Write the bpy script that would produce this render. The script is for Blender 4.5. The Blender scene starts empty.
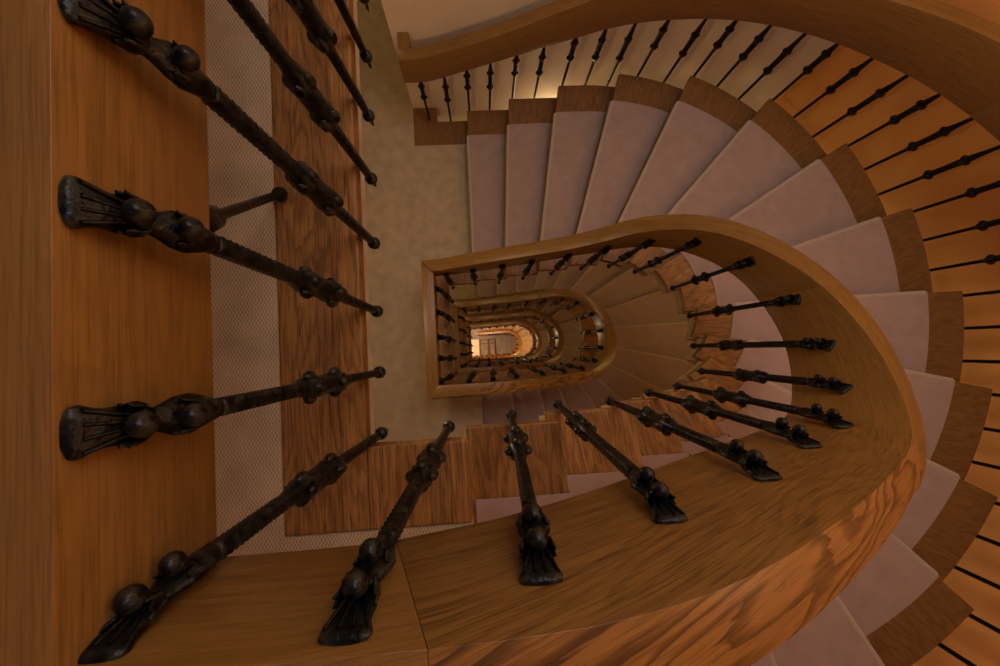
import bpy, math, random
from mathutils import Vector, Matrix
random.seed(4)
S = 0.17                      # one riser in metres: the plan below is laid out in risers
PI = math.pi
sc = bpy.context.scene
col = sc.collection

# ------------------------------------------------------------------ plan
XI, YI, RI = 5.709, 1.354, 2.879       # well: centre of the half circle, radius of the floor edge
XL = -2.095                            # well: straight left edge
BI = 1.40                              # width of the oak border beside the well
XO, YO, RO, BO = 6.285, 1.347, 13.504, 1.571   # outer curve of the flight
YRC, RR, XR, TR = 1.2246, 2.951, -2.503, 0.597 # inner handrail
RWALL, XWALL = 14.45, -3.82
NST = 17
GROUND = -85.0

def W(x, y, h):
    return Vector((x*S, y*S, (h-GROUND)*S))

INN = {1: ('X', -.42), 2: ('X', 1.45), 3: ('X', 3.2), 4: ('X', 4.75), 5: ('a', 9.), 6: ('a', 30.), 7: ('a', 51.),
       8: ('a', 73.), 9: ('a', 93.), 10: ('a', 115.5), 11: ('a', 134.5), 12: ('a', 155.), 13: ('a', 175.5),
       14: ('B', 4.5), 15: ('B', 3.25), 16: ('B', 1.40), 17: ('B', -.36)}
OUT = {1: ('X', -.35), 2: ('X', 2.2), 3: ('X', 5.0), 4: ('a', 8.), 5: ('a', 23.0), 6: ('a', 39.6), 7: ('a', 56.5),
       8: ('a', 73.3), 9: ('a', 90.1), 10: ('a', 106.9), 11: ('a', 123.6), 12: ('a', 140.2), 13: ('a', 157.),
       14: ('a', 172.5), 15: ('B', 5.0), 16: ('B', 2.2), 17: ('B', -.35)}

def to_s(st, xc, R):
    k, v = st
    if k == 'X': return v-xc
    if k == 'a': return math.radians(v)*R
    return PI*R+(xc-v)

def pt(s, xc, yc, R, off=0.0):
    """point and outward normal on a U path, s measured at radius R"""
    r = R+off
    if s < 0: return (xc+s, yc+r), (0., 1.)
    if s > PI*R: return (xc-(s-PI*R), yc-r), (0., -1.)
    a = s/R
    return (xc+r*math.sin(a), yc+r*math.cos(a)), (math.sin(a), math.cos(a))

def lerp(a, b, t): return a+(b-a)*t
def table(tab, x):
    if x <= tab[0][0]: return tab[0][1]
    for (x0, y0), (x1, y1) in zip(tab, tab[1:]):
        if x <= x1: return lerp(y0, y1, (x-x0)/(x1-x0))
    return tab[-1][1]
def smooth(tab, x, w=.55):
    return sum(table(tab, x+w*d) for d in (-1, -.5, 0, .5, 1))/5

# ------------------------------------------------------------------ mesh helper
class MB:
    def __init__(s): s.v = []; s.f = []; s.uv = []; s.sm = []
    def face(s, pts, uvs, smooth=False):
        n = len(s.v); s.v += [tuple(p) for p in pts]; s.f.append(list(range(n, n+len(pts)))); s.uv += uvs; s.sm.append(smooth)
    def grid(s, rows, uvs, smooth=False, closed=False):
        n = len(s.v); nr, nc = len(rows), len(rows[0])
        for r in rows: s.v += [tuple(p) for p in r]
        for i in range(nr-1):
            for j in range(nc-1 + (1 if closed else 0)):
                j2 = (j+1) % nc
                s.f.append([n+i*nc+j, n+i*nc+j2, n+(i+1)*nc+j2, n+(i+1)*nc+j])
                jj = j+1 if closed else j2
                s.uv += [uvs(i, j), uvs(i, jj), uvs(i+1, jj), uvs(i+1, j)]
                s.sm.append(smooth)
    def build(s, name, m, parent=None, origin=None, bevel=0, merge=True):
        me = bpy.data.meshes.new(name)
        o0 = origin or Vector((0, 0, 0))
        me.from_pydata([(p[0]-o0[0], p[1]-o0[1], p[2]-o0[2]) for p in s.v], [], s.f)
        ul = me.uv_layers.new(name='UVMap')
        flat = []
        for u in s.uv: flat += [u[0], u[1]]
        ul.data.foreach_set('uv', flat)
        me.polygons.foreach_set('use_smooth', s.sm)
        if merge:
            import bmesh
            bm = bmesh.new(); bm.from_mesh(me)
            bmesh.ops.remove_doubles(bm, verts=bm.verts, dist=1e-5)
            bmesh.ops.recalc_face_normals(bm, faces=bm.faces)
            bm.to_mesh(me); bm.free()
        me.materials.append(m)
        ob = bpy.data.objects.new(name, me); col.objects.link(ob)
        ob.location = o0
        if parent is not None:
            ob.parent = parent; ob.location = o0-parent.location
        if bevel:
            b = ob.modifiers.new('bevel', 'BEVEL'); b.width = bevel; b.segments = 2; b.limit_method = 'ANGLE'; b.angle_limit = math.radians(40)
        return ob

def empty(name, loc):
    o = bpy.data.objects.new(name, None); col.objects.link(o); o.location = loc; o.empty_display_size = .1
    return o
def tag(o, label=None, cat=None, group=None, kind=None):
    if label: o['label'] = label
    if cat: o['category'] = cat
    if group: o['group'] = group
    if kind: o['kind'] = kind
    return o
def copy_tree(o, dz, parent=None):
    c = o.copy(); col.objects.link(c); c.parent = parent
    if parent is None: c.location.z += dz
    for ch in o.children: copy_tree(ch, dz, c)
    return c

# ------------------------------------------------------------------ materials
def new_mat(name):
    m = bpy.data.materials.new(name); m.use_nodes = True
    nt = m.node_tree; b = nt.nodes['Principled BSDF']
    return m, nt, b
def N(nt, t, **kw):
    n = nt.nodes.new(t)
    for k, v in kw.items(): setattr(n, k, v)
    return n
def ramp(nt, stops):
    r = N(nt, 'ShaderNodeValToRGB')
    e = r.color_ramp.elements
    while len(e) > 1: e.remove(e[-1])
    e[0].position, e[0].color = stops[0][0], (*stops[0][1], 1)
    for p, c in stops[1:]:
        x = e.new(p); x.color = (*c, 1)
    return r
def math_n(nt, op, a, b=None):
    n = N(nt, 'ShaderNodeMath', operation=op)
    for i, v in enumerate((a, b)):
        if v is None: continue
        if hasattr(v, 'links'): nt.links.new(v, n.inputs[i])
        else: n.inputs[i].default_value = v
    return n.outputs[0]

def wood(name, dark, mid, light, plank=0, cath=0.0, rough=.38, streak=1.0, spec=.4):
    m, nt, b = new_mat(name); L = nt.links.new
    uv = N(nt, 'ShaderNodeUVMap', uv_map='UVMap')
    oi = N(nt, 'ShaderNodeObjectInfo')
    sep = N(nt, 'ShaderNodeSeparateXYZ'); L(uv.outputs[0], sep.inputs[0])
    rnd = math_n(nt, 'MULTIPLY', oi.outputs['Random'], 37.0)
    u = sep.outputs[0]; v = sep.outputs[1]
    if plank:
        cell = math_n(nt, 'FLOOR', math_n(nt, 'DIVIDE', v, plank))
        rnd = math_n(nt, 'ADD', rnd, math_n(nt, 'MULTIPLY', cell, 7.31))
    comb = N(nt, 'ShaderNodeCombineXYZ'); L(u, comb.inputs[0]); L(v, comb.inputs[1]); L(rnd, comb.inputs[2])
    def mapped(sx, sy):
        mp = N(nt, 'ShaderNodeMapping'); L(comb.outputs[0], mp.inputs[0]); mp.inputs['Scale'].default_value = (sx, sy, 1); return mp.outputs[0]
    n1 = N(nt, 'ShaderNodeTexNoise'); L(mapped(2.5, 55), n1.inputs['Vector']); n1.inputs['Scale'].default_value = 1.6; n1.inputs['Detail'].default_value = 5; n1.inputs['Roughness'].default_value = .65
    n2 = N(nt, 'ShaderNodeTexNoise'); L(mapped(9, 330), n2.inputs['Vector']); n2.inputs['Scale'].default_value = 1.0; n2.inputs['Detail'].default_value = 3
    # cathedral figure: rings cut at a slant
    n3 = N(nt, 'ShaderNodeTexNoise'); L(mapped(1.3, 6), n3.inputs['Vector']); n3.inputs['Scale'].default_value = 1.0; n3.inputs['Detail'].default_value = 2
    n4 = N(nt, 'ShaderNodeTexNoise'); L(mapped(14, 90), n4.inputs['Vector']); n4.inputs['Scale'].default_value = 1.0; n4.inputs['Detail'].default_value = 2
    ring = math_n(nt, 'FRACT', math_n(nt, 'ADD', math_n(nt, 'MULTIPLY', n3.outputs[0], 15.0), math_n(nt, 'MULTIPLY', n4.outputs[0], .7)))
    cr = ramp(nt, [(0, dark), (.42, mid), (.72, light)]); L(n1.outputs[0], cr.inputs[0])
    pr = ramp(nt, [(0.36, (0, 0, 0)), (.5, (1, 1, 1))]); L(n2.outputs[0], pr.inputs[0])
    mx = N(nt, 'ShaderNodeMix', data_type='RGBA', blend_type='MULTIPLY'); mx.inputs[0].default_value = .55*streak
    L(cr.outputs[0], mx.inputs[6]); L(pr.outputs[0], mx.inputs[7])
    rr = ramp(nt, [(0, (.16, .16, .17)), (.22, (.45, .42, .42)), (.45, (1, 1, 1)), (.93, (1.0, 1.0, 1.0)), (1, (.3, .3, .3))]); L(ring, rr.inputs[0])
    mx2 = N(nt, 'ShaderNodeMix', data_type='RGBA', blend_type='MULTIPLY'); mx2.inputs[0].default_value = cath
    L(mx.outputs[2], mx2.inputs[6]); L(rr.outputs[0], mx2.inputs[7])
    out = mx2.outputs[2]
    if plank:
        fr = math_n(nt, 'FRACT', math_n(nt, 'DIVIDE', v, plank))
        edge = math_n(nt, 'GREATER_THAN', fr, .018)
        vr = math_n(nt, 'ADD', math_n(nt, 'MULTIPLY', math_n(nt, 'FRACT', math_n(nt, 'MULTIPLY', math_n(nt, 'SINE', math_n(nt, 'MULTIPLY', rnd, 12.99)), 437.5)), .35), .75)
        g = math_n(nt, 'MULTIPLY', math_n(nt, 'ADD', math_n(nt, 'MULTIPLY', edge, .65), .35), vr)
        mx3 = N(nt, 'ShaderNodeMix', data_type='RGBA', blend_type='MULTIPLY'); mx3.inputs[0].default_value = 1
        L(out, mx3.inputs[6]); L(g, mx3.inputs[7]); out = mx3.outputs[2]
    L(out, b.inputs['Base Color'])
    b.inputs['Roughness'].default_value = rough
    b.inputs['Specular IOR Level'].default_value = spec
    bp = N(nt, 'ShaderNodeBump'); bp.inputs['Strength'].default_value = .12; bp.inputs['Distance'].default_value = .002
    L(n2.outputs[0], bp.inputs['Height']); L(bp.outputs[0], b.inputs['Normal'])
    return m

def carpet(name, c1, c2, herring=True, contrast=1.0):
    m, nt, b = new_mat(name); L = nt.links.new
    uv = N(nt, 'ShaderNodeUVMap', uv_map='UVMap')
    sep = N(nt, 'ShaderNodeSeparateXYZ'); L(uv.outputs[0], sep.inputs[0])
    p = .017
    tri = math_n(nt, 'MULTIPLY', math_n(nt, 'ABSOLUTE', math_n(nt, 'SUBTRACT', math_n(nt, 'MULTIPLY', math_n(nt, 'FRACT', math_n(nt, 'DIVIDE', sep.outputs[0], p)), 2.0), 1.0)), p*.5)
    st = math_n(nt, 'SINE', math_n(nt, 'MULTIPLY', math_n(nt, 'ADD', sep.outputs[1], tri), 2*PI/.0098))
    st = math_n(nt, 'ADD', math_n(nt, 'MULTIPLY', st, .5 if herring else .12), .5)
    n = N(nt, 'ShaderNodeTexNoise'); L(uv.outputs[0], n.inputs['Vector']); n.inputs['Scale'].default_value = 420; n.inputs['Detail'].default_value = 2
    n2 = N(nt, 'ShaderNodeTexNoise'); L(uv.outputs[0], n2.inputs['Vector']); n2.inputs['Scale'].default_value = 9; n2.inputs['Detail'].default_value = 4
    f = math_n(nt, 'ADD', math_n(nt, 'MULTIPLY', st, .6), math_n(nt, 'ADD', math_n(nt, 'MULTIPLY', n.outputs[0], .35), math_n(nt, 'MULTIPLY', math_n(nt, 'SUBTRACT', n2.outputs[0], .5), .5)))
    cr = ramp(nt, [(.12, c1), (.78, c2)]); L(f, cr.inputs[0]); L(cr.outputs[0], b.inputs['Base Color'])
    b.inputs['Roughness'].default_value = .95; b.inputs['Specular IOR Level'].default_value = .1
    b.inputs['Sheen Weight'].default_value = .15
    bp = N(nt, 'ShaderNodeBump'); bp.inputs['Strength'].default_value = .35; bp.inputs['Distance'].default_value = .003
    L(f, bp.inputs['Height']); L(bp.outputs[0], b.inputs['Normal'])
    return m

def plaster(name, c1, c2):
    m, nt, b = new_mat(name); L = nt.links.new
    tc = N(nt, 'ShaderNodeTexCoord')
    n = N(nt, 'ShaderNodeTexNoise'); L(tc.outputs['Object'], n.inputs['Vector']); n.inputs['Scale'].default_value = 3.5; n.inputs['Detail'].default_value = 6
    cr = ramp(nt, [(.3, c1), (.7, c2)]); L(n.outputs[0], cr.inputs[0]); L(cr.outputs[0], b.inputs['Base Color'])
    b.inputs['Roughness'].default_value = .8
    n2 = N(nt, 'ShaderNodeTexNoise'); L(tc.outputs['Object'], n2.inputs['Vector']); n2.inputs['Scale'].default_value = 60; n2.inputs['Detail'].default_value = 3
    bp = N(nt, 'ShaderNodeBump'); bp.inputs['Strength'].default_value = .1; bp.inputs['Distance'].default_value = .004
    L(n2.outputs[0], bp.inputs['Height']); L(bp.outputs[0], b.inputs['Normal'])
    return m

def iron(name):
    m, nt, b = new_mat(name); L = nt.links.new
    tc = N(nt, 'ShaderNodeTexCoord'); ge = N(nt, 'ShaderNodeNewGeometry')
    n = N(nt, 'ShaderNodeTexNoise'); L(tc.outputs['Object'], n.inputs['Vector']); n.inputs['Scale'].default_value = 55; n.inputs['Detail'].default_value = 5
    cr = ramp(nt, [(.40, (.002, .002, .003)), (.64, (.005, .005, .006)), (.82, (.02, .017, .012))]); L(n.outputs[0], cr.inputs[0])
    pr = ramp(nt, [(.52, (0, 0, 0)), (.60, (1, 1, 1))]); L(ge.outputs['Pointiness'], pr.inputs[0])
    nr = ramp(nt, [(.42, (0, 0, 0)), (.62, (1, 1, 1))]); L(n.outputs[0], nr.inputs[0])
    f = math_n(nt, 'MULTIPLY', pr.outputs[0], nr.outputs[0])
    mx = N(nt, 'ShaderNodeMix', data_type='RGBA'); L(f, mx.inputs[0]); L(cr.outputs[0], mx.inputs[6]); mx.inputs[7].default_value = (.06, .048, .028, 1)
    L(mx.outputs[2], b.inputs['Base Color'])
    b.inputs['Roughness'].default_value = .3; b.inputs['Specular IOR Level'].default_value = .24
    bp = N(nt, 'ShaderNodeBump'); bp.inputs['Strength'].default_value = .8; bp.inputs['Distance'].default_value = .005
    L(n.outputs[0], bp.inputs['Height']); L(bp.outputs[0], b.inputs['Normal'])
    return m

M_RAIL = wood('oak_handrail', (0.174, 0.082, 0.0180), (0.236, 0.112, 0.0256), (0.292, 0.144, 0.0342), cath=.12, rough=.36, streak=.42)
M_RAILFIG = wood('oak_handrail_curve', (0.174, 0.082, 0.0180), (0.236, 0.112, 0.0256), (0.292, 0.144, 0.0342), cath=.26, rough=.36, streak=.85)
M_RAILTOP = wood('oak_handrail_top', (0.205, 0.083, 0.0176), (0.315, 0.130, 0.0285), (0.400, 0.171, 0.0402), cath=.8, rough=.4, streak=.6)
M_STEP = wood('oak_steps', (0.195, 0.080, 0.0175), (0.325, 0.139, 0.0301), (0.411, 0.182, 0.0414), plank=.06, cath=.45, rough=.5, streak=1.0)
M_STEPW = wood('oak_wall_border', (0.153, 0.065, 0.0171), (0.212, 0.092, 0.0231), (0.265, 0.117, 0.0299), cath=.3, rough=.5, streak=.6)
M_CARPET = carpet('wool_carpet', (0.248, 0.184, 0.1144), (0.606, 0.459, 0.2992))
M_PLAIN = carpet('wool_stair_carpet', (0.275, 0.187, 0.1555), (0.458, 0.320, 0.2765), herring=False)
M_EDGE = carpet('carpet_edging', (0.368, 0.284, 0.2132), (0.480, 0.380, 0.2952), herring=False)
M_CREAM = plaster('cream_plaster', (.76, .615, .46), (.84, .69, .53))
M_AMBER = plaster('amber_plaster', (.90, .415, .11), (.96, .47, .135))
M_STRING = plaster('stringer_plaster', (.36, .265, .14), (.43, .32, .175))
M_IRON = iron('black_wrought_iron')
M_TILE = plaster('grey_stone_floor', (.22, .17, .15), (.32, .25, .22))
M_PALE = plaster('pale_mat', (.75, .62, .5), (.9, .78, .65))

# ------------------------------------------------------------------ one step
def rule(k, t):
    """well-side and wall-side end of the ruling line at fraction t of tread k"""
    si = lerp(to_s(INN[k], XI, RI), to_s(INN[k+1], XI, RI), t)
    so = lerp(to_s(OUT[k], XO, RO), to_s(OUT[k+1], XO, RO), t)
    return pt(si, XI, YI, RI)[0], pt(so, XO, YO, RO)[0]
def din(p): return (abs(p[1]-YI) if p[0] < XI else math.hypot(p[0]-XI, p[1]-YI))-RI
def dout(p): return RO-(abs(p[1]-YO) if p[0] < XO else math.hypot(p[0]-XO, p[1]-YO))
def lp(a, b, w): return (lerp(a[0], b[0], w), lerp(a[1], b[1], w))
def solve(a, b, fn, d, flip=False):
    lo, hi = 0., .5
    for _ in range(30):
        mid = (lo+hi)/2
        w = 1-mid if flip else mid
        if fn(lp(a, b, w)) < d: lo = mid
        else: hi = mid
    return 1-hi if flip else hi

def slab(m, rows, h0, h1, uvf):
    """prism over a plan grid; rows = list of rulings, each a list of plan points"""
    n, c = len(rows), len(rows[0])
    for hh in (h1, h0):
        m.grid([[W(p[0], p[1], hh) for p in r] for r in rows], lambda i, j: uvf(rows[i][j]))
    def side(pts):
        acc = [0]
        for p, q in zip(pts, pts[1:]): acc.append(acc[-1]+math.hypot(q[0]-p[0], q[1]-p[1])*S)
        m.grid([[W(p[0], p[1], h0) for p in pts], [W(p[0], p[1], h1) for p in pts]], lambda i, j: (acc[j], (h1-h0)*S*i+.01))
    side(rows[0]); side(rows[-1]); side([r[0] for r in rows]); side([r[-1] for r in rows])

def shift(p, n, d): return (p[0]+n[0]*d, p[1]+n[1]*d)

def make_step(k, parent, h):
    TS = [0, .16, .33, .5, .67, .84, 1.06]
    a0, b0 = rule(k, 0)
    L = math.hypot(b0[0]-a0[0], b0[1]-a0[1]); du = ((b0[0]-a0[0])/L, (b0[1]-a0[1])/L)
    fwd = (du[1], -du[0])                       # horizontal normal of the front edge
    a1, b1 = rule(k, 1)
    if (lp(a1, b1, .5)[0]-lp(a0, b0, .5)[0])*fwd[0]+(lp(a1, b1, .5)[1]-lp(a0, b0, .5)[1])*fwd[1] > 0: fwd = (-fwd[0], -fwd[1])
    uvw = lambda p: ((p[0]*du[0]+p[1]*du[1])*S, -(((p[0]-a0[0])*fwd[0]+(p[1]-a0[1])*fwd[1]))*S+.003)
    uvc = lambda p: ((p[0]*du[0]+p[1]*du[1])*S, (p[0]*fwd[0]+p[1]*fwd[1])*S)
    m = MB()
    rows = []
    for t in TS:
        a, b = rule(k, t); wo = solve(a, b, dout, BO+.02, True); rows.append([lp(a, b, w) for w in (0, .1, .3, .5, .7, wo, 1)])
    slab(m, rows, h-.26, h, uvw)                # oak tread
    brows = []
    for t in [.09]+TS[1:-1]+[1.08]:
        a, b = rule(k, t); brows.append([lp(a, b, w) for w in (.024, .1, .3, .5, .7, .9, .99)])
    slab(m, brows, h-1.14, h-.26, uvw)           # riser and body under it
    st = m.build('step', M_STEP, parent, origin=W(*lp(a0, b0, .5), h-1.3), bevel=.004)
    st.data.materials.append(M_STEPW); st.data.materials.append(M_STRING)
    for i, p in enumerate(st.data.polygons):
        q = p.center; o_ = W(*lp(a0, b0, .5), h-1.3)
        if dout(((q[0]+o_[0])/S, (q[1]+o_[1])/S)) < BO-.3: p.material_index = 1
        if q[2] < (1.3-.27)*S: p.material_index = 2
    c = MB(); crow = []
    for t in TS[:-1]+[1.0]:
        a, b = rule(k, t)
        w0 = solve(a, b, din, BI); w1 = solve(a, b, dout, BO, True)
        pa, pb = lp(a, b, w0), lp(a, b, w1)
        r = [lp(pa, pb, w) for w in (0, .12, .3, .5, .7, .88, 1)]
        if t == 0: r = [shift(p, fwd, .045) for p in r]
        crow.append(r)
    slab(c, crow, h-.0005, h+.045, uvc)
    fr = crow[0]; bk = [shift(p, fwd, -.05) for p in fr]
    slab(c, [bk, fr], h-.34, h+.02, uvc)
    lw = [shift(p, fwd, -.25) for p in fr]; lw2 = [shift(p, fwd, -.4) for p in fr]
    co = c.build('carpet_runner', M_PLAIN, st, origin=W(*lp(a0, b0, .5), h), bevel=.004)
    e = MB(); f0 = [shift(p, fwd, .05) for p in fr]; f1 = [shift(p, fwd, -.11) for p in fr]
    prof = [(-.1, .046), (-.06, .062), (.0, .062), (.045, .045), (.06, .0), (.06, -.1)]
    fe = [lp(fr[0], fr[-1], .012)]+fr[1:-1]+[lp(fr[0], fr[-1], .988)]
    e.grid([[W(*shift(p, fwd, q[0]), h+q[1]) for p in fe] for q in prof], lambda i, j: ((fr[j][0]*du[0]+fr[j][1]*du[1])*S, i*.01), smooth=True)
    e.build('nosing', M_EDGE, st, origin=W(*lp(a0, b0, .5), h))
    st.location = W(*lp(a0, b0, .5), h-1.3)-parent.location
    for ch in st.children: ch.location = W(*lp(a0, b0, .5), h)-W(*lp(a0, b0, .5), h-1.3)
    return st

FLIGHTS = ['largest flight of mauve carpeted oak stairs curving up to the top landing',
           'second flight of stairs down, olive lit treads fanning inside the big curved handrail',
           'third flight of stairs down, small fan of treads inside the second curved rail',
           'fourth flight of stairs down, tiny dim treads inside the third curved rail',
           'lowest flight of stairs, tiny pale treads beside the stone floor at the bottom']
DROP = [0, 1, 2, 3, 5]                # storeys below the first one
fl = empty('staircase', W(XO, YO-RI, 0))
for k in range(1, 17): make_step(k, fl, k)
tag(fl, FLIGHTS[0], 'stairs', 'stair flights one above another')
flights = [fl]
for i in range(1, 5):
    c = copy_tree(fl, -17*S*DROP[i]); tag(c, FLIGHTS[i]); flights.append(c)

# ------------------------------------------------------------------ landings
def box(m, x0, x1, y0, y1, h0, h1, grain='y', n=1):
    g = (lambda a, b: (b*S, a*S)) if grain == 'y' else (lambda a, b: (a*S, b*S))
    for hh in (h0, h1):
        m.face([W(x0, y0, hh), W(x1, y0, hh), W(x1, y1, hh), W(x0, y1, hh)], [g(x0, y0), g(x1, y0), g(x1, y1), g(x0, y1)])
    H = h1-h0
    for (xa, ya, xb, yb) in ((x0, y0, x1, y0), (x1, y1, x0, y1)):
        m.face([W(xa, ya, h0), W(xb, yb, h0), W(xb, yb, h1), W(xa, ya, h1)], [(0, xa*S), (0, xb*S), (H*S, xb*S), (H*S, xa*S)])
    for (xa, ya, xb, yb) in ((x1, y0, x1, y1), (x0, y1, x0, y0)):
        m.face([W(xa, ya, h0), W(xb, yb, h0), W(xb, yb, h1), W(xa, ya, h1)], [(ya*S, x0*S), (yb*S, x0*S), (yb*S, x0*S+H*S), (ya*S, x0*S+H*S)])

YB, YT = YI-RI, YI+RI
FX0, FY0, FY1 = -16.0, -13.2, 32.0
XF = -.38
floor_names = ['floor', 'floor', 'floor', 'floor', 'floor', 'floor']
trimn = [0]
def trim(m, kind='structure', bevel=.006, mat=None):
    trimn[0] += 1
    o = m.build('trim_%d' % trimn[0], mat or M_STEP, bevel=bevel); o['kind'] = 'structure'; return o
def landing(lv, top, XL=XL):
    h = 17*lv
    m = MB()
    box(m, FX0, XL-BI, FY0, YO+RO-BO, h-1.2, h+.03)
    box(m, FX0, XL-BI if top else XWALL-.004, YO+RO-BO+.002, FY1, h-1.2, h+.03)
    box(m, XL-BI, XF-.16, FY0, YB-BI, h-1.2, h-.3)
    box(m, XL-BI, XF, FY0, YB-BI, h-.299, h+.03)
    # body below the oak borders, set back from the well
    box(m, XL-BI, XL-.22, YB-BI, FY1 if top else YT, h-1.2, h-.31)
    box(m, XL-BI, XF-.16, YB-BI, YB-.22, h-1.2, h-.31)
    if not top:
        box(m, XL-BI, XF+.3, YT+BI, YO+RO-BO, h-1.2, h+.03)
        box(m, XL-BI, XF+.2, YT+.22, YT+BI, h-1.2, h-.31)
        box(m, XWALL, XF+.2, YO+RO-BO, YO+RO-.1, h-1.2, h-.31)
    o = m.build('floor', M_CARPET); o['kind'] = 'structure'
    b = MB(); box(b, XL-BI, XL, YB-BI, FY1 if top else YT+BI, h-.3, h)
    trim(b)
    b = MB(); box(b, XL+.004, XF-.0, YB-BI, YB, h-.3, h)
    trim(b)
    if top:
        pass
    else:
        b = MB(); box(b, XL+.004, XF+.1, YT, YT+BI, h-.3, h); trim(b)
        b = MB(); box(b, XWALL, XF+.1, YO+RO-BO, YO+RO, h-.3, h); box(b, XWALL, -2.3, YO+RO, YO+RWALL, h-.3, h); trim(b, mat=M_STEPW)
for lv in range(1, -3, -1): landing(lv, lv == 1)
landing(-3, False, -3.7)
m = MB(); box(m, FX0, XF-.16, FY0, YB, -69.2, -68); m.build('floor', M_CARPET)['kind'] = 'structure'

# ------------------------------------------------------------------ handrails
SA = to_s(('X', XR), XI, RR)          # path start (corner of the lower landing)
SE = to_s(('B', XR), XI, RR)          # path end  (corner of the upper landing)
sx = lambda st: to_s(st, XI, RR)
TOPT = [(sx(a), h) for a, h in [(('X', -2.5), 4.25), (('X', -1.55), 4.78), (('X', -.53), 5.35), (('X', .92), 6.05), (('X', 2.49), 6.78), (('X', 3.95), 7.5), (('X', 4.9), 8.25),
        (('a', 8.3), 9.55), (('a', 22.8), 10.5), (('a', 35.3), 11.35), (('a', 49), 12.1), (('a', 63.6), 12.83), (('a', 90.6), 14.31), (('a', 110.4), 15.31), (('a', 126), 16.1), (('a', 144.5), 17.0),
        (('a', 157), 17.6), (('a', 170), 18.15), (('B', 5.2), 18.85), (('B', 4.06), 19.58), (('B', 2.79), 20.3), (('B', 1.87), 20.76), (('B', 1.1), 21.03), (('B', .3), 21.15), (('B', -.9), 21.17), (('B', -2.5), 21.17)]]
BOTT = [(sx(a), h) for a, h in [(('X', -2.5), 2.93), (('X', -.88), 3.5), (('X', 2.23), 4.91), (('X', 4.22), 6.2), (('a', 4), 6.95), (('a', 16), 7.78), (('a', 32), 8.89), (('a', 43), 9.55), (('a', 60), 10.5), (('a', 71.6), 11.22),
        (('a', 95.6), 12.25), (('a', 114), 13.2), (('a', 137.6), 14.27), (('a', 151), 14.94), (('a', 165), 15.65), (('a', 175), 16.13), (('B', 4.55), 17.08), (('B', 3.47), 17.7), (('B', 2.23), 18.42), (('B', 1.56), 18.82),
        (('B', .86), 19.2), (('B', .49), 19.38), (('B', -.34), 19.72), (('B', -.92), 19.89), (('B', -2.5), 19.91)]]

def rail_piece(name, ss, topf, botf, ptf, T, parent, mitre=(False, False), voff=0.0, bev=.0008, slant=(0, 0), figured=False):
    """rectangular rail swept along a U path; ptf(s) -> (point, outward normal)"""
    m = MB(); R = []; acc = [0]
    for i, s in enumerate(ss):
        p, n = ptf(s)
        a = p; b = shift(p, n, T)
        if i == 0 and mitre[0]: b = shift(b, mitre[0], T)
        if i == len(ss)-1 and mitre[1]: b = shift(b, mitre[1], T)
        ht, hb = topf(s), botf(s)
        sl = slant[0] if i == 0 else (slant[1] if i == len(ss)-1 else 0)
        if sl:
            p2, n2 = ptf(s+sl); a2, b2 = p2, shift(p2, n2, T); ht = topf(s+sl)
        else: a2, b2 = a, b
        R.append([W(*a, hb), W(*a2, ht), W(*b2, ht), W(*b, hb)])
        if i: acc.append(acc[-1]+(R[-1][1]-R[-2][1]).length)
    for i in range(len(R)-1):
        r0, r1 = R[i], R[i+1]
        hts = [(r[1]-r[0]).length for r in (r0, r1)]
        ws = T*S
        vs0 = [0, hts[0], hts[0]+ws, 2*hts[0]+ws, 2*hts[0]+2*ws]; vs1 = [0, hts[1], hts[1]+ws, 2*hts[1]+ws, 2*hts[1]+2*ws]
        for j in range(4):
            j2 = (j+1) % 4
            m.face([r0[j], r0[j2], r1[j2], r1[j]], [(acc[i], vs0[j]+voff), (acc[i], vs0[j+1]+voff), (acc[i+1], vs1[j+1]+voff), (acc[i+1], vs1[j]+voff)], smooth=True)
    for r in (R[0], R[-1]):
        m.face(r, [(0, 0), (0, .2), (.1, .2), (.1, 0)])
    nq = 4*(len(R)-1)
    o = m.build(name, M_RAILFIG if figured else M_RAIL, parent, origin=(R[0][0]+R[-1][0])/2, bevel=bev)
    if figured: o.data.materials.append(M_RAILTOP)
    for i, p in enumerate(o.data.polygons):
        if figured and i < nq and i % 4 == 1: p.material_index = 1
    return o

inner_pt = lambda s: pt(s, XI, YRC, RR)
def srange(a, b, step=.35):
    n = max(2, int(abs(b-a)/step)); return [lerp(a, b, i/n) for i in range(n+1)]
def left_piece(parent, h, y0, y1, mit):
    pf = lambda s: ((XR, s), (-1., 0.))
    return rail_piece('handrail', [y0, y1], lambda s: h+4.17, lambda s: h+2.905, pf, TR, parent,
                      mitre=((0., -1.) if mit[0] else False, (0., 1.) if mit[1] else False), voff=.31)

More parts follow.
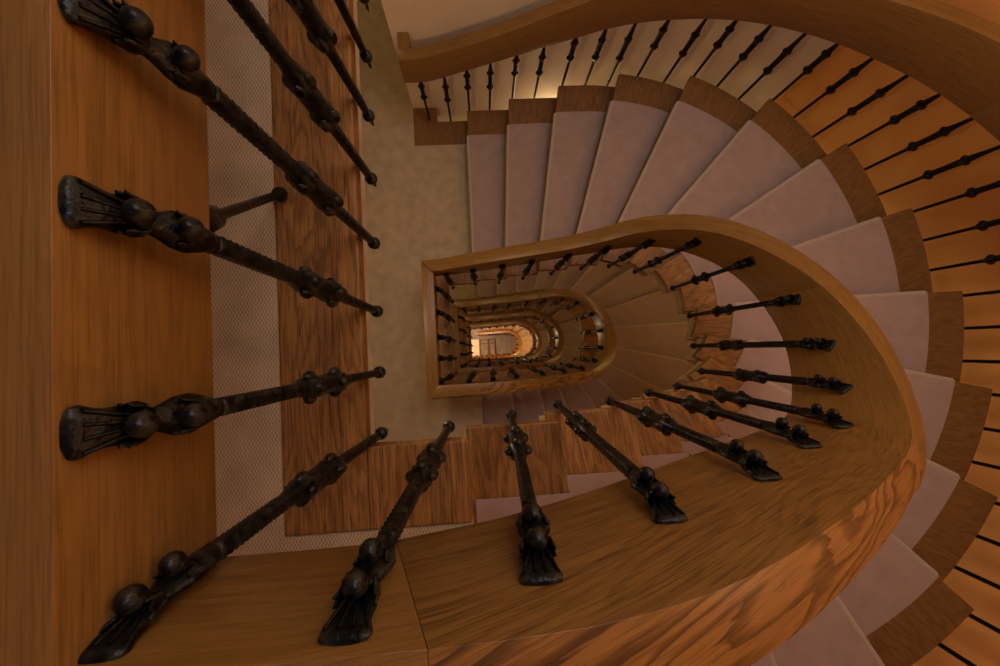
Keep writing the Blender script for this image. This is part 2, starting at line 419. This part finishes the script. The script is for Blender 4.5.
# ------------------------------------------------------------------ wrought iron balusters
KNOT = [(-.30, .012), (-.22, .03), (-.16, .02), (-.10, .05), (.0, .055), (.11, .05), (.16, .06), (.3, .062), (.9, .066), (1.42, .07), (1.52, .082), (1.58, .11), (1.66, .138), (1.76, .14), (1.83, .128), (1.92, .12),
        (2.1, .12), (2.2, .122), (2.28, .132), (2.35, .135), (2.42, .122), (2.5, .098), (2.6, .08)]
def ring_pts(c, X, Y, wx, wy, sq, n=12, lob=0.0):
    out = []
    for i in range(n):
        a = 2*PI*(i+.5)/n
        ca, sa = math.cos(a), math.sin(a)
        q = max(abs(ca), abs(sa)); rr = lerp(1.0, 1/q, sq)*(1+lob*math.cos(4*a))
        out.append(c+X*(ca*wx*rr)+Y*(sa*wy*rr))
    return out
def sphere(m, c, r, X=Vector((1, 0, 0)), Y=Vector((0, 1, 0)), Z=Vector((0, 0, 1)), nu=14, nv=9, sz=1.0):
    rows = []
    for i in range(nv+1):
        a = PI*i/nv
        rows.append([c+(X*math.cos(2*PI*j/nu)+Y*math.sin(2*PI*j/nu))*(r*math.sin(a)+1e-4)+Z*(r*sz*math.cos(a)) for j in range(nu)])
    m.grid(rows, lambda i, j: (i*.1, j*.1), smooth=True, closed=True)

def baluster(parent, bot, foot, face_n, detail=True, ks=0.0):
    """bot, foot: world points of the lower ball and of the upper end of the foot; face_n: unit vector from the shaft towards the rail"""
    Nn = Vector((face_n[0], face_n[1], 0)).normalized()
    d = foot-bot; D = d.dot(Nn)
    tang = Vector((-Nn.y, Nn.x, 0))
    Lz = d.z/S; lean = d.dot(tang)/d.z
    up = Vector((0, 0, 1))+tang*lean
    ext = Lz-4.6
    Du = D/S
    def zz(z): return z if z < 2.7 else (z+ext if z > 3.7 else lerp(2.7, 3.7+ext, (z-2.7)))
    yl = lambda z: .5*Du*min(1., max(0., z/3.9))
    P = lambda x, y, z: bot+tang*(x*S)+Nn*(y*S)+up*(zz(z)*S)
    o0 = bot
    def ring(m, prof, smooth=True, n=12):
        rows = []
        for (x, y, z, wx, wy, sq, lob) in prof:
            rows.append(ring_pts(P(x, y, z), tang, Nn, wx*S, wy*S, sq, n, lob))
        m.grid(rows, lambda i, j: (i*.05, j*.03), smooth=smooth, closed=True)
        for r in (rows[0], rows[-1]): m.face(r, [(0, 0)]*len(r))
    m = MB()
    prof = []
    for z, w in KNOT:
        if z > 1: z += ks
        prof.append((0, yl(z), z, w, w, .5, 0))
    z = 2.68+ks; i = 0
    while z < 3.84:
        prof.append((0, yl(z), z, .078*(1.0 if i % 2 else .9), .078*(1.0 if i % 2 else .9), .6, 0)); z += .04; i += 1
    ring(m, prof)
    for zc, rk in ((1.71+ks, .078), (2.34+ks, .072)):      # knuckles: four hammered bosses round the bar
        for ax_, ay_ in ((1, 0), (-1, 0), (0, 1), (0, -1)):
            sphere(m, P(ax_*.13, yl(zc)+ay_*.13, zc), rk*S, nu=10, nv=7, sz=1.5)
    lb = MB()
    # leaf foot: lower cup, neck, upper leaf flaring to the pad on the rail
    f = lambda a: a*Du
    leaf = [(0, f(.49), 3.84, .085, .085, .3, 0), (0, f(.51), 3.93, .11, .09, .2, .1), (0, f(.55), 4.04, .14, .08, .2, .14), (0, f(.59), 4.14, .13, .07, .2, .12), (0, f(.65), 4.21, .095, .06, .2, .05),
            (0, f(.71), 4.27, .072, .055, .3, 0), (0, f(.75), 4.33, .09, .06, .2, .12), (0, f(.81), 4.41, .12, .06, .2, .12), (0, f(.86), 4.48, .12, .055, .3, .05), (0, f(.90), 4.53, .135, .05, .4, 0), (0, f(.945), 4.59, .165, .04, .5, 0), (0, f(.965), 4.63, .155, .03, .4, 0), (0, f(.99), 4.65, .09, .015, .2, 0)]
    ring(lb, leaf, n=16)
    # ribs of the leaf and petals round the knobs
    for sx_ in (-1, -.33, .33, 1):
        rows = []
        for t in range(7):
            z_ = lerp(4.38, 4.6, t/6); w_ = lerp(.05, .13, t/6); y_ = f(lerp(.79, .945, t/6))-lerp(.07, .035, t/6)
            rows.append(ring_pts(P(sx_*w_, y_, z_), tang, Nn, .014*S, .018*S, 0, 6))
        lb.grid(rows, lambda i, j: (i*.05, j*.03), smooth=True, closed=True)
    def petals(zc, yc, r):
        for a in (200, 250, 290, 340, 20, 160):
            ca, sa = math.cos(math.radians(a)), math.sin(math.radians(a))
            rows = []
            for t, (rad, dz, w) in enumerate(((.35, -1.25, .25), (.95, -.75, .5), (1.22, -.15, .5), (1.2, .3, .3), (1.3, .55, .06))):
                c_ = P(ca*r*rad, yc+sa*r*rad*.6+.02, zc+dz*r)
                rows.append(ring_pts(c_, tang*(-sa)+Nn*ca, tang*ca+Nn*sa, w*r*S, .1*r*S, 0, 8))
            lb.grid(rows, lambda i, j: (i*.05, j*.03), smooth=True, closed=True)
    petals(4.1, f(.6)-.06, .1); petals(4.39, f(.78)-.065, .11)
    k1 = (P(0, f(.78)-.145, 4.43), .088*S); k2 = (P(0, f(.6)-.15, 4.14), .084*S); k3 = (P(0, 0, .0), .115*S)
    if not detail:
        m.v_off = 0
        n = len(m.v); m.v += lb.v; m.f += [[q+n for q in f_] for f_ in lb.f]; m.uv += lb.uv; m.sm += lb.sm
        for c, r in (k1, k2, k3): sphere(m, c, r, nu=10, nv=6)
        return m.build('baluster', M_IRON, parent, origin=o0)
    o = m.build('baluster', M_IRON, parent, origin=o0)
    lo = lb.build('leaf_bracket', M_IRON, o, origin=o0); lo.location = (0, 0, 0)
    for nm, (c, r) in (('knob', k1), ('knob', k2), ('fixing_ball', k3)):
        mm = MB(); sphere(mm, c, r); q = mm.build(nm, M_IRON, o, origin=c); q.location = c-o0
    return o

BALI = [(('B', -1.94), -.36, ('B', -2.42), 21.0), (('B', -.75), -.54, ('B', -.95), 21.03), (('B', .47), None, ('B', .32), 20.63), (('B', 1.64), None, ('B', 1.66), 19.9), (('B', 2.9), None, ('B', 3.25), 19.1), (('B', 4.3), None, ('B', 4.74), 18.05), (('B', 5.62), None, ('a', 172), 17.2),
        (('a', 153), None, ('a', 147), 16.1), (('a', 127), None, ('a', 123), 14.98), (('a', 99.3), None, ('a', 96.5), 13.68), (('a', 71.5), None, ('a', 68.5), 12.35), (('a', 42), None, ('a', 42), 10.85), (('a', 19.5), None, ('a', 22), 9.2), (('X', 5.44), None, ('X', 5.56), 7.75), (('X', 3.98), None, ('X', 4.07), 6.75), (('X', 2.46), None, ('X', 2.48), 5.9), (('X', 1.07), None, ('X', 1.09), 5.25), (('X', -.4), None, ('X', -.43), 4.5), (('X', -1.86), None, ('X', -1.9), 3.85)]
def tread_h(st):
    s = to_s(st, XI, RI)
    k = 0
    for i in range(1, 18):
        if s >= to_s(INN[i], XI, RI)-.12: k = i
    return k
YLEFT = [-.45, .65, 1.95, 3.2]
def flight_balusters(parent, dh, detail):
    for st, hb, fst, ht in BALI:
        (bx, by), n = pt(to_s(st, XI, RI), XI, YI, RI, -.13)
        (fx, fy), n2 = pt(sx(fst), XI, YRC, RR, -.012)
        h = tread_h(st)
        hbot = h-(.35 if hb is None else -hb)
        baluster(parent, W(bx, by, hbot+dh), W(fx, fy, ht+dh), n, detail)
def left_balusters(parent, h, ys, detail):
    for y in ys:
        y, yf = y if isinstance(y, tuple) else (y, y+.12)
        baluster(parent, W(XL+.14, y, h-.45), W(XR+.012, yf, h+4.09), (-1, 0), detail)

def make_balustrade(dh, detail, left=True):
    e = empty('balustrade', W(XR, YRC, dh))
    # left board of the lower landing, then the climbing rail in its joined lengths
    if left: left_piece(e, dh, YRC-RR, YRC+RR, (True, True))
    tf = lambda s: smooth(TOPT, s)+dh; bf = lambda s: smooth(BOTT, s)+dh
    cuts = [SA, sx(('X', 4.9)), sx(('a', 92)), sx(('a', 168)), sx(('B', -.93)), SE]
    for i, (a, b) in enumerate(zip(cuts, cuts[1:])):
        g = .0015
        ss = srange(a+(g if i else 0), b-(g if i < 4 else 0), .3)
        if i == 3: ss = [q for q in ss[:-1] if q < b-.62]+[ss[-1]]
        rail_piece('handrail', ss, tf, bf, inner_pt, TR, e, mitre=((-1., 0.) if i == 0 else False, (-1., 0.) if i == 4 else False), voff=.17*i, slant=(-.5 if i == 4 else 0, -.5 if i == 3 else 0), figured=(i == 3))
    if left: left_balusters(e, dh, YLEFT, detail)
    flight_balusters(e, dh, detail)
    return e
BAL = ['large oak balustrade with black iron balusters curving round the well up to the top landing',
       'second oak balustrade down, smaller curved rail with a golden glint inside the large one',
       'third oak balustrade down, rounded rail around the small dark well opening',
       'fourth oak balustrade down, thin rounded rail close to the bright centre',
       'lowest oak balustrade, tiny pale ring around the stone floor at the bottom']
e0 = make_balustrade(0, True); tag(e0, BAL[0], 'balustrade', 'inner balustrades round the stairwell')
e1 = make_balustrade(-17, False); tag(e1, BAL[1], 'balustrade', 'inner balustrades round the stairwell')
c = copy_tree(e1, -17*S); tag(c, BAL[2])
e3 = make_balustrade(-51, False, False); tag(e3, BAL[3], 'balustrade', 'inner balustrades round the stairwell')
c = copy_tree(e3, -34*S); tag(c, BAL[4])
# things on the ground floor at the bottom of the well
m = MB(); box(m, -4.5, -1.75, -1.7, 3.0, GROUND+.01, GROUND+.1)
tag(m.build('floor_mat', M_PALE, origin=W(-3.1, .6, GROUND), bevel=.004), 'pale mat lit brightly at the left end of the well bottom', 'mat')
fb = empty('barred_frame', W(.6, .4, GROUND))
for x in (-1.6, .85, 2.75):
    m = MB(); box(m, x-.14, x+.14, -1.8, 2.9, GROUND, GROUND+.5); m.build('bar', M_STEPW, fb, origin=W(x, .5, GROUND), bevel=.004)
for y in (1.75, 2.9):
    m = MB(); box(m, -1.46, 2.61, y-.12, y+.12, GROUND+.1, GROUND+.4); m.build('cross_bar', M_STEPW, fb, origin=W(.6, y, GROUND), bevel=.004)
tag(fb, 'dark barred frame on the floor at the very bottom of the stairwell', 'frame')
# top landing: the left side runs on along the whole opening
et = empty('balustrade', W(XR, YRC, 17))
YTOP = YO+RWALL
left_piece(et, 17, YRC-RR, YTOP, (True, False))
left_balusters(et, 17, [(-.31, -.36), (.81, 1.04), (2.08, 2.34), (3.3, 3.55), 4.51, 5.67, 6.85, 8.05, 9.25, 10.45, 11.65, 12.85, 14.05], True)
tag(et, 'oak balustrade with big black balusters along the left edge of the top landing', 'balustrade', 'inner balustrades round the stairwell')
# slanted stay under the rail
m = MB()
p0, p1 = W(-3.36, 2.88, 17.0), W(-2.72, 1.27, 19.95)
ax = (p1-p0).normalized(); X_ = ax.orthogonal().normalized(); Y_ = ax.cross(X_)
prof = [(0, .10), (.02, .115), (.05, .115), (.06, .06), (.78, .062), (.785, .085), (.80, .095), (.81, .13), (.90, .14), (.91, .1), (1.0, .1)]
rows = [ring_pts(p0+(p1-p0)*t, X_, Y_, w*S, w*S, 0, 14) for t, w in prof]
m.grid(rows, lambda i, j: (i*.1, j*.1), smooth=True, closed=True)
for r in (rows[0], rows[-1]): m.face(r, [(0, 0)]*len(r))
so = m.build('stay_rod', M_IRON, et, origin=p0); so['label'] = 'short black iron rod slanting from the floor border up under the rail'

# outer balustrade by the wall
eo = empty('balustrade', W(XWALL, YO+13.3, 0))
RF = 13.0
so_ = lambda st: to_s(st, XO, RF)
TO = [(so_(a), h) for a, h in [(('X', -3.5), 5.74), (('X', -2.4), 5.74), (('X', 1.45), 7.05), (('X', 5.24), 8.72), (('a', 13), 9.7), (('a', 39.8), 11.62), (('a', 54.4), 12.65), (('a', 90), 14.9), (('a', 160), 19.1), (('B', 5.), 20.4), (('B', 0.), 22.3), (('B', -3.), 22.4)]]
BT = [(so_(a), h) for a, h in [(('X', -3.5), 4.2), (('X', -2.3), 4.2), (('X', 2.29), 5.84), (('X', 6.23), 7.25), (('a', 13.5), 8.1), (('a', 23.6), 8.78), (('a', 33.6), 9.4), (('a', 45.6), 10.12), (('a', 57), 10.86), (('a', 68.2), 11.5), (('a', 90), 12.85), (('a', 160), 17.05), (('B', 5), 18.4), (('B', 0), 20.6), (('B', -3.), 20.8)]]
opt = lambda s: pt(s, XO, YO, RF)
cuts = [so_(('X', -3.5)), so_(('a', 2)), so_(('a', 62)), so_(('a', 122)), so_(('a', 178)), so_(('B', -.2))]
for i, (a, b) in enumerate(zip(cuts, cuts[1:])):
    rail_piece('handrail', srange(a+(.004 if i else 0), b-.004, .5), lambda s: smooth(TO, s, .4), lambda s: smooth(BT, s, .4), opt, TR, eo, voff=.23*i)
# short return to the wall
m = MB(); box(m, -3.5, -2.95, YO+RF+TR+.004, YO+RWALL, 4.22, 5.74); m.build('rail_return', M_RAIL, eo, bevel=.006, origin=W(-3.2, YO+RF+1, 4.9))
def outer_baluster(st, hb):
    s = to_s(st, XO, RO)
    (bx, by), n = pt(s, XO, YO, RO, .14)
    s2 = to_s(st, XO, RF)
    (fx, fy), n2 = pt(s2, XO, YO, RF, TR-.0)
    ht = lerp(smooth(BT, s2, .4), smooth(TO, s2, .4), .55)
    baluster(eo, W(bx, by, hb-.55), W(fx, fy, ht), (-n[0], -n[1]), False, .72)
outer_baluster(('X', -2.8), .3); outer_baluster(('X', -1.45), 0)
for k in range(1, 17):
    ts = {1: (.06, .56), 2: (.08, .56), 3: (.08, .5, .9), 4: (.30, .72)}.get(k, (.05, .39, .73) if k < 14 else (.1, .55))
    for t in ts:
        s = lerp(to_s(OUT[k], XO, RO), to_s(OUT[k+1], XO, RO), t)
        if s < 0: st = ('X', XO+s)
        elif s > PI*RO: st = ('B', XO-(s-PI*RO))
        else: st = ('a', math.degrees(s/RO))
        outer_baluster(st, k)
tag(eo, 'outer oak balustrade with thin black balusters following the amber wall', 'balustrade')

# ------------------------------------------------------------------ walls
def curved_wall(name, s0, s1, h0, h1, mat, T=1.0):
    m = MB(); ss = srange(s0, s1, .6); rows = []
    for (off, hh) in ((0, h0), (0, h1), (T, h1), (T, h0), (0, h0)):
        rows.append([W(*pt(s, XO, YO, RWALL, off)[0], hh) for s in ss])
    m.grid(rows, lambda i, j: (j*.1, i*.1), smooth=False)
    for q in (0, -1):
        m.face([rows[i][q] for i in range(4)], [(0, 0)]*4)
    o = m.build(name, mat); o['kind'] = 'structure'; return o
HTOP = 40.0
sw = lambda st: to_s(st, XO, RWALL)
curved_wall('wall_back', sw(('X', XWALL)), sw(('a', 41)), GROUND, HTOP, M_CREAM)
curved_wall('wall_right', sw(('a', 41.02)), sw(('B', XF)), GROUND, HTOP, M_AMBER)
m = MB(); box(m, XWALL, XWALL+1, YO+RWALL+1.0, FY1, GROUND, HTOP); m.build('wall_corridor', M_CREAM)['kind'] = 'structure'
m = MB(); box(m, FX0-1, FX0, FY0-1, FY1+1, GROUND, HTOP); m.build('wall_left', M_CREAM)['kind'] = 'structure'
m = MB(); box(m, FX0, XWALL+1, FY1, FY1+1, GROUND, HTOP); m.build('wall_far', M_CREAM)['kind'] = 'structure'
m = MB(); box(m, FX0, XF-.02, FY0-1, FY0, GROUND, HTOP); m.build('wall_front', M_CREAM)['kind'] = 'structure'
m = MB(); box(m, FX0-1, XO+RWALL+1, FY0-1, FY1+1, GROUND-1, GROUND); o = m.build('floor', M_TILE); o['kind'] = 'structure'

# ------------------------------------------------------------------ lights
def area(name, loc, rot, size, power, color):
    l = bpy.data.lights.new(name, 'AREA'); l.shape = 'DISK'; l.size = size; l.energy = power; l.color = color
    o = bpy.data.objects.new(name, l); col.objects.link(o); o.location = loc; o.rotation_euler = rot; return o
def point(name, loc, power, color, r=.12):
    l = bpy.data.lights.new(name, 'POINT'); l.energy = power; l.color = color; l.shadow_soft_size = r
    o = bpy.data.objects.new(name, l); col.objects.link(o); o.location = loc; return o
area('skylight', W(8, 10.5, 38), (0, 0, 0), 2.2, 55, (.95, .87, .84))
def polar(a, r, h):
    a = math.radians(a); return W(XO+r*math.sin(a), YO+r*math.cos(a), h)
point('landing_lamp', W(-5.0, 2.5, 13), 21, (1.0, .74, .46), .15)
for lv, pw in ((-1, 17), (-2, 18), (-3, 30), (-4, 80)):
    point('landing_lamp', W(-8, 5, 17*lv+13.0), pw, (1.0, .74, .38), .15)
for lv, pw in ((-1, 9), (-2, 10), (-3, 14), (-5, 80)):
    point('stair_fill_light', polar(80, 12.8, 17*lv+17.5), pw, (.95, .84, .34), .12)  # added fill for the lower tread fans, no fixture there
point('stair_fill_light', W(5.2, YO+14.0, -1.0), 12, (1.0, .76, .45), .05)  # hidden fill added in the gap, washes the cream wall from below
point('stair_fill_light', polar(14, 11.6, 25), 7, (1.0, .74, .45), .12)  # fill added overhead to brighten the cream wall
point('corridor_fill_light', W(-9, 25, 12), 9, (.95, .84, .42), .15)  # fill added to lift the dark far end of the landing floor
point('hall_lamp', W(-7, 4, GROUND+13), 150, (1.0, .72, .45), .2)
point('stair_fill_light', polar(66, 9.0, 25), 20, (1.0, .74, .42), .12)  # unseen fill added above the camera to brighten the amber wall
point('stair_fill_light', polar(122, 12.2, 28), 17, (1.0, .74, .42), .12)  # second unseen fill, added for the right part of the amber wall
w = bpy.data.worlds.new('World'); sc.world = w; w.use_nodes = True
w.node_tree.nodes['Background'].inputs[0].default_value = (.48, .48, .72, 1)
w.node_tree.nodes['Background'].inputs[1].default_value = .12

# ------------------------------------------------------------------ camera
cam = bpy.data.cameras.new('camera'); cam.sensor_width = 36; cam.lens = 369.93/1000*36; cam.clip_start = .02; cam.clip_end = 100
co = bpy.data.objects.new('camera', cam); col.objects.link(co)
R = Matrix(((0.997671, -0.055687, 0.039386), (0.053937, 0.997566, 0.044181), (-0.04175, -0.041954, 0.998247))).transposed()
co.matrix_world = Matrix.Translation(W(0, 0, 23.4145)) @ R.to_4x4()
sc.camera = co
sc.view_settings.view_transform = 'Standard'; sc.view_settings.look = 'None'; sc.view_settings.gamma = 1.0
sc.view_settings.use_curve_mapping = False; sc.view_settings.exposure = 0
